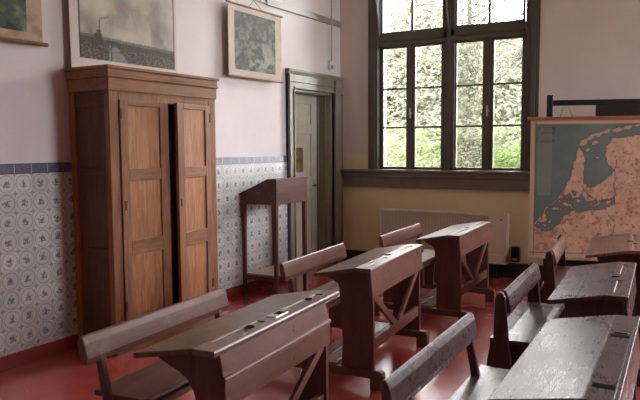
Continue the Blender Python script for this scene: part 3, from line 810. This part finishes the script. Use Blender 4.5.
boxes('foot', [(.1, .14, -.10, -.03, 0, .165)], 'black', ht, .002); boxes('foot', [(Wd-.14, Wd-.10, -.10, -.03, 0, .165)], 'black', ht, .002)

sp = empty('speaker_box', (2.165, D-.001, .19))
tag(sp, 'small black box with pale strip, low on the wall between heater and map', 'box')
boxes('housing', [(0, .088, -.06, 0, 0, .17)], 'black', sp, .012, 3)
boxes('pale_strip', [(.02, .07, -.0625, -.058, .022, .042)], 'greylabel', sp, .001)

# socket and pipe above the door
pw = empty('wall_switch', (0, 7.14, 2.39))
tag(pw, 'small white switch box with a thin pipe rising from it, above the door', 'switch')
boxes('switch_box', [(0, .035, -.035, .035, 0, .11)], 'white', pw, .006)
boxes('switch_plate', [(.035, .045, -.022, .022, .015, .06)], 'rail', pw, .003)
bm = bmesh.new(); tube(bm, [(.036, 0, .11), (.036, 0, H-2.39)], .009, 8); link('conduit', bm, 'conduit', pw)

# ------------------------------------------------------------------ garden outside
structure(boxes('ground', [(-40, 60, -40, 70, -.35, -.15)], 'lawn', bevel=0))
def leafcloud(name, pts, size, mat, parent=None):
    vs, fs = [], []
    for p in pts:
        a = Vector((random.gauss(0, .35), random.gauss(-.8, .35), 1)).normalized(); b = a.orthogonal().normalized(); b.rotate(Matrix.Rotation(random.random()*6.28, 3, a)); c = a.cross(b)
        s = size*random.uniform(.6, 1.3); k = len(vs); P = Vector(p)
        vs += [P-b*s, P+c*s*.5, P+b*s, P-c*s*.5]; fs.append((k, k+1, k+2, k+3))
    me = bpy.data.meshes.new(name); me.from_pydata(vs, [], fs); me.materials.append(M[mat]); me.update()
    o = bpy.data.objects.new(name, me); C.objects.link(o)
    if parent: o.parent = parent
    return o
def tree(x, y, h, r, spread, label, leaf='leaf_pale', nleaf=1600, lsize=.035, ivy=0, lean=.0, lowest=.25, depth=4):
    root = empty('tree', (x, y, -.15)); tag(root, label, 'tree', 'trees in the garden outside the window')
    bm = bmesh.new(); tips = []
    def grow(p, d, ln, rad, dep):
        pts = [p.copy()]; n = 5
        for i in range(n):
            d = (d+Vector((random.gauss(0, .13), random.gauss(0, .13), random.gauss(0, .07)+.04))).normalized()
            pts.append(pts[-1]+d*ln/n)
        tube(bm, pts, [max(rad*(1-.6*i/n), .004) for i in range(n+1)], 6 if dep > 1 else 4)
        if dep <= 2: tips.extend(pts[1:])
        if dep == 0: return
        for k in range(random.randint(3, 4) if dep > 1 else 3):
            i = random.randint(1, n); dd = (d+Vector((random.gauss(0, spread), random.gauss(0, spread), random.gauss(0, .35)))).normalized()
            grow(pts[i], dd, ln*random.uniform(.5, .75), max(rad*(1-.6*i/n)*.55, .005), dep-1)
    p = Vector((0, 0, 0)); trunk = [p.copy()]; d = Vector((lean, 0, 1)).normalized(); n = 10
    for i in range(n):
        d = (d+Vector((random.gauss(0, .05), random.gauss(0, .05), .05))).normalized(); trunk.append(trunk[-1]+d*h/n)
    tube(bm, trunk, [r*(1-.75*i/n) for i in range(n+1)], 10)
    for i in range(int(n*lowest), n+1):
        for k in range(2):
            dd = Vector((random.gauss(0, 1), random.gauss(0, 1), random.uniform(.1, .9))).normalized()
            grow(trunk[i], dd, h*.30*(1.2-i/n*.6), r*(1-.75*i/n)*.45, depth-1)
    link('trunk', bm, 'bark', root)
    pts = [t+Vector((random.gauss(0, .12), random.gauss(0, .12), random.gauss(0, .12))) for t in random.choices(tips, k=nleaf)]
    leafcloud('foliage', pts, lsize, leaf, root)
    if ivy:
        pts = []
        for _ in range(ivy):
            i = random.uniform(0, n*.75); a = trunk[int(i)].lerp(trunk[int(i)+1], i % 1); q = random.random()*6.28; rr = r*random.uniform(.9, 4.2)
            pts.append(a+Vector((cos(q)*rr, sin(q)*rr, random.gauss(0, .05))))
        leafcloud('ivy', pts, .05, 'leaf_ivy', root)
    return root
tree(-.35, 13.6, 7.0, .085, .6, 'ivy-clad tree trunk outside, right of the window centre post', nleaf=1500, ivy=2600, lowest=.3)
tree(-4.6, 16.0, 7.5, .13, .7, 'slender arching tree seen through the two panes beside the door', nleaf=2200, lowest=.2, lean=.05)
tree(-1.9, 18.5, 8.0, .14, .6, 'pale budding tree farther off behind the window centre post', nleaf=2200, lowest=.2)
tree(1.6, 15.0, 6.5, .11, .7, 'thin-branched tree outside the last pane beside the map', nleaf=2000, lowest=.2, lean=-.06)
# a hedge and shrubs at the garden's edge
def shrub(x, y, w, h, n, mat, label, name='shrub', size=.04):
    pts = []
    for _ in range(n):
        v = Vector((random.gauss(0, 1), random.gauss(0, 1), random.gauss(0, 1))).normalized()*random.uniform(.6, 1.0)**.5
        pts.append((v.x*w*(1+.15*sin(v.z*9)), v.y*w*.6, h*.5+v.z*h*.5*(1+.12*sin(v.x*11))))
    root = empty(name, (x, y, -.15)); tag(root, label, name)
    leafcloud('foliage', pts, size, mat, root)
    bm = bmesh.new()
    for k in range(6): tube(bm, [(0, 0, 0), (random.gauss(0, w*.2), random.gauss(0, w*.15), h*.5), (random.gauss(0, w*.4), random.gauss(0, w*.3), h*.85)], [.03, .018, .008], 6)
    link('stem', bm, 'bark', root)
shrub(.12, 12.2, .42, 1.9, 3600, 'leaf_ivy', 'grey-green shrub outside at the foot of the ivy-clad trunk')
shrub(.75, 12.8, .55, 1.6, 4200, 'leaf_hedge', 'fresh green shrub outside the lowest pane beside the map')
shrub(-1.9, 14.2, 1.1, 1.9, 9000, 'leaf_light', 'broad pale green shrub outside the two panes beside the door')
hg = leafcloud('hedge', [(random.uniform(-13, 6), 20.5+random.gauss(0, .3), random.uniform(-.15, 1)*2.1+.06*random.gauss(0, 1)) for _ in range(20000)], .08, 'leaf_light')
hg['kind'] = 'stuff'; tag(hg, 'long pale green hedge along the far garden edge', 'hedge')
pts = []
while len(pts) < 110000:      # tangle of budding shrubs and saplings behind the hedge, thinning out upwards
    x, z = random.uniform(-17, 8), random.uniform(0, 11)
    top = 5.6+1.3*sin(x*.9)+.8*sin(x*2.3+1)
    if random.random() < (1 if z < top else .10*math.exp(-(z-top)/2.5)): pts.append((x, 23+random.gauss(0, .8), z))
th = leafcloud('thicket', pts, .13, 'leaf_pale')
bk = leafcloud('bushes', [(random.uniform(-19, 9), 25.5+random.gauss(0, .4), random.uniform(-.2, 5.6)) for _ in range(9000)], .55, 'leaf_pale')
bk['kind'] = 'stuff'; tag(bk, 'dense pale bushes closing the view behind the tangle of saplings', 'bushes')
th['kind'] = 'stuff'; tag(th, 'pale tangle of budding saplings behind the garden hedge', 'thicket')

# ------------------------------------------------------------------ light
w = bpy.data.worlds.new('overcast'); bpy.context.scene.world = w; w.use_nodes = True
bg = w.node_tree.nodes['Background']; bg.inputs[0].default_value = (.99, .97, 1.0, 1); bg.inputs[1].default_value = 9.0
for a, b in (W1, W2):
    l = bpy.data.lights.new('window_portal', 'AREA'); l.shape = 'RECTANGLE'; l.size = b-a; l.size_y = WZ1-WZ0; l.cycles.is_portal = True
    o = bpy.data.objects.new('window_portal', l); C.objects.link(o); o.location = ((a+b)/2, D+.2, (WZ0+WZ1)/2); o.rotation_euler = (radians(-90), 0, 0)
for a, b in WR:
    l = bpy.data.lights.new('window_portal', 'AREA'); l.shape = 'RECTANGLE'; l.size = b-a; l.size_y = WZ1-WZ0; l.cycles.is_portal = True
    o = bpy.data.objects.new('window_portal', l); C.objects.link(o); o.location = (RX+.2, (a+b)/2, (WZ0+WZ1)/2); o.rotation_euler = (radians(-90), 0, radians(-90))

# ------------------------------------------------------------------ camera
f, psi, pit, rol, cx, cz = 667.846, .527907, .0815414, -.00628801, 4.022515, 1.4848031
fw = Vector((-sin(psi)*cos(pit), cos(psi)*cos(pit), -sin(pit))); rt = Vector((cos(psi), sin(psi), 0)); up = rt.cross(fw)
rt2 = rt*cos(rol)+up*sin(rol); up2 = up*cos(rol)-rt*sin(rol)
cam = bpy.data.cameras.new('camera'); co = bpy.data.objects.new('camera', cam); C.objects.link(co)
cam.sensor_fit = 'HORIZONTAL'; cam.sensor_width = 36; cam.lens = f*36/640; cam.clip_start = .05; cam.clip_end = 300
mw = Matrix.Identity(4)
for i in range(3): mw[i][0], mw[i][1], mw[i][2], mw[i][3] = rt2[i], up2[i], -fw[i], (cx, 0, cz)[i]
co.matrix_world = mw
S = bpy.context.scene
S.camera = co
S.cycles.use_denoising = True
S.cycles.max_bounces = 10; S.cycles.diffuse_bounces = 6; S.cycles.transparent_max_bounces = 16
S.view_settings.view_transform = 'Standard'; S.view_settings.look = 'None'; S.view_settings.gamma = 1.0; S.view_settings.use_curve_mapping = False
S.view_settings.exposure = 1.8
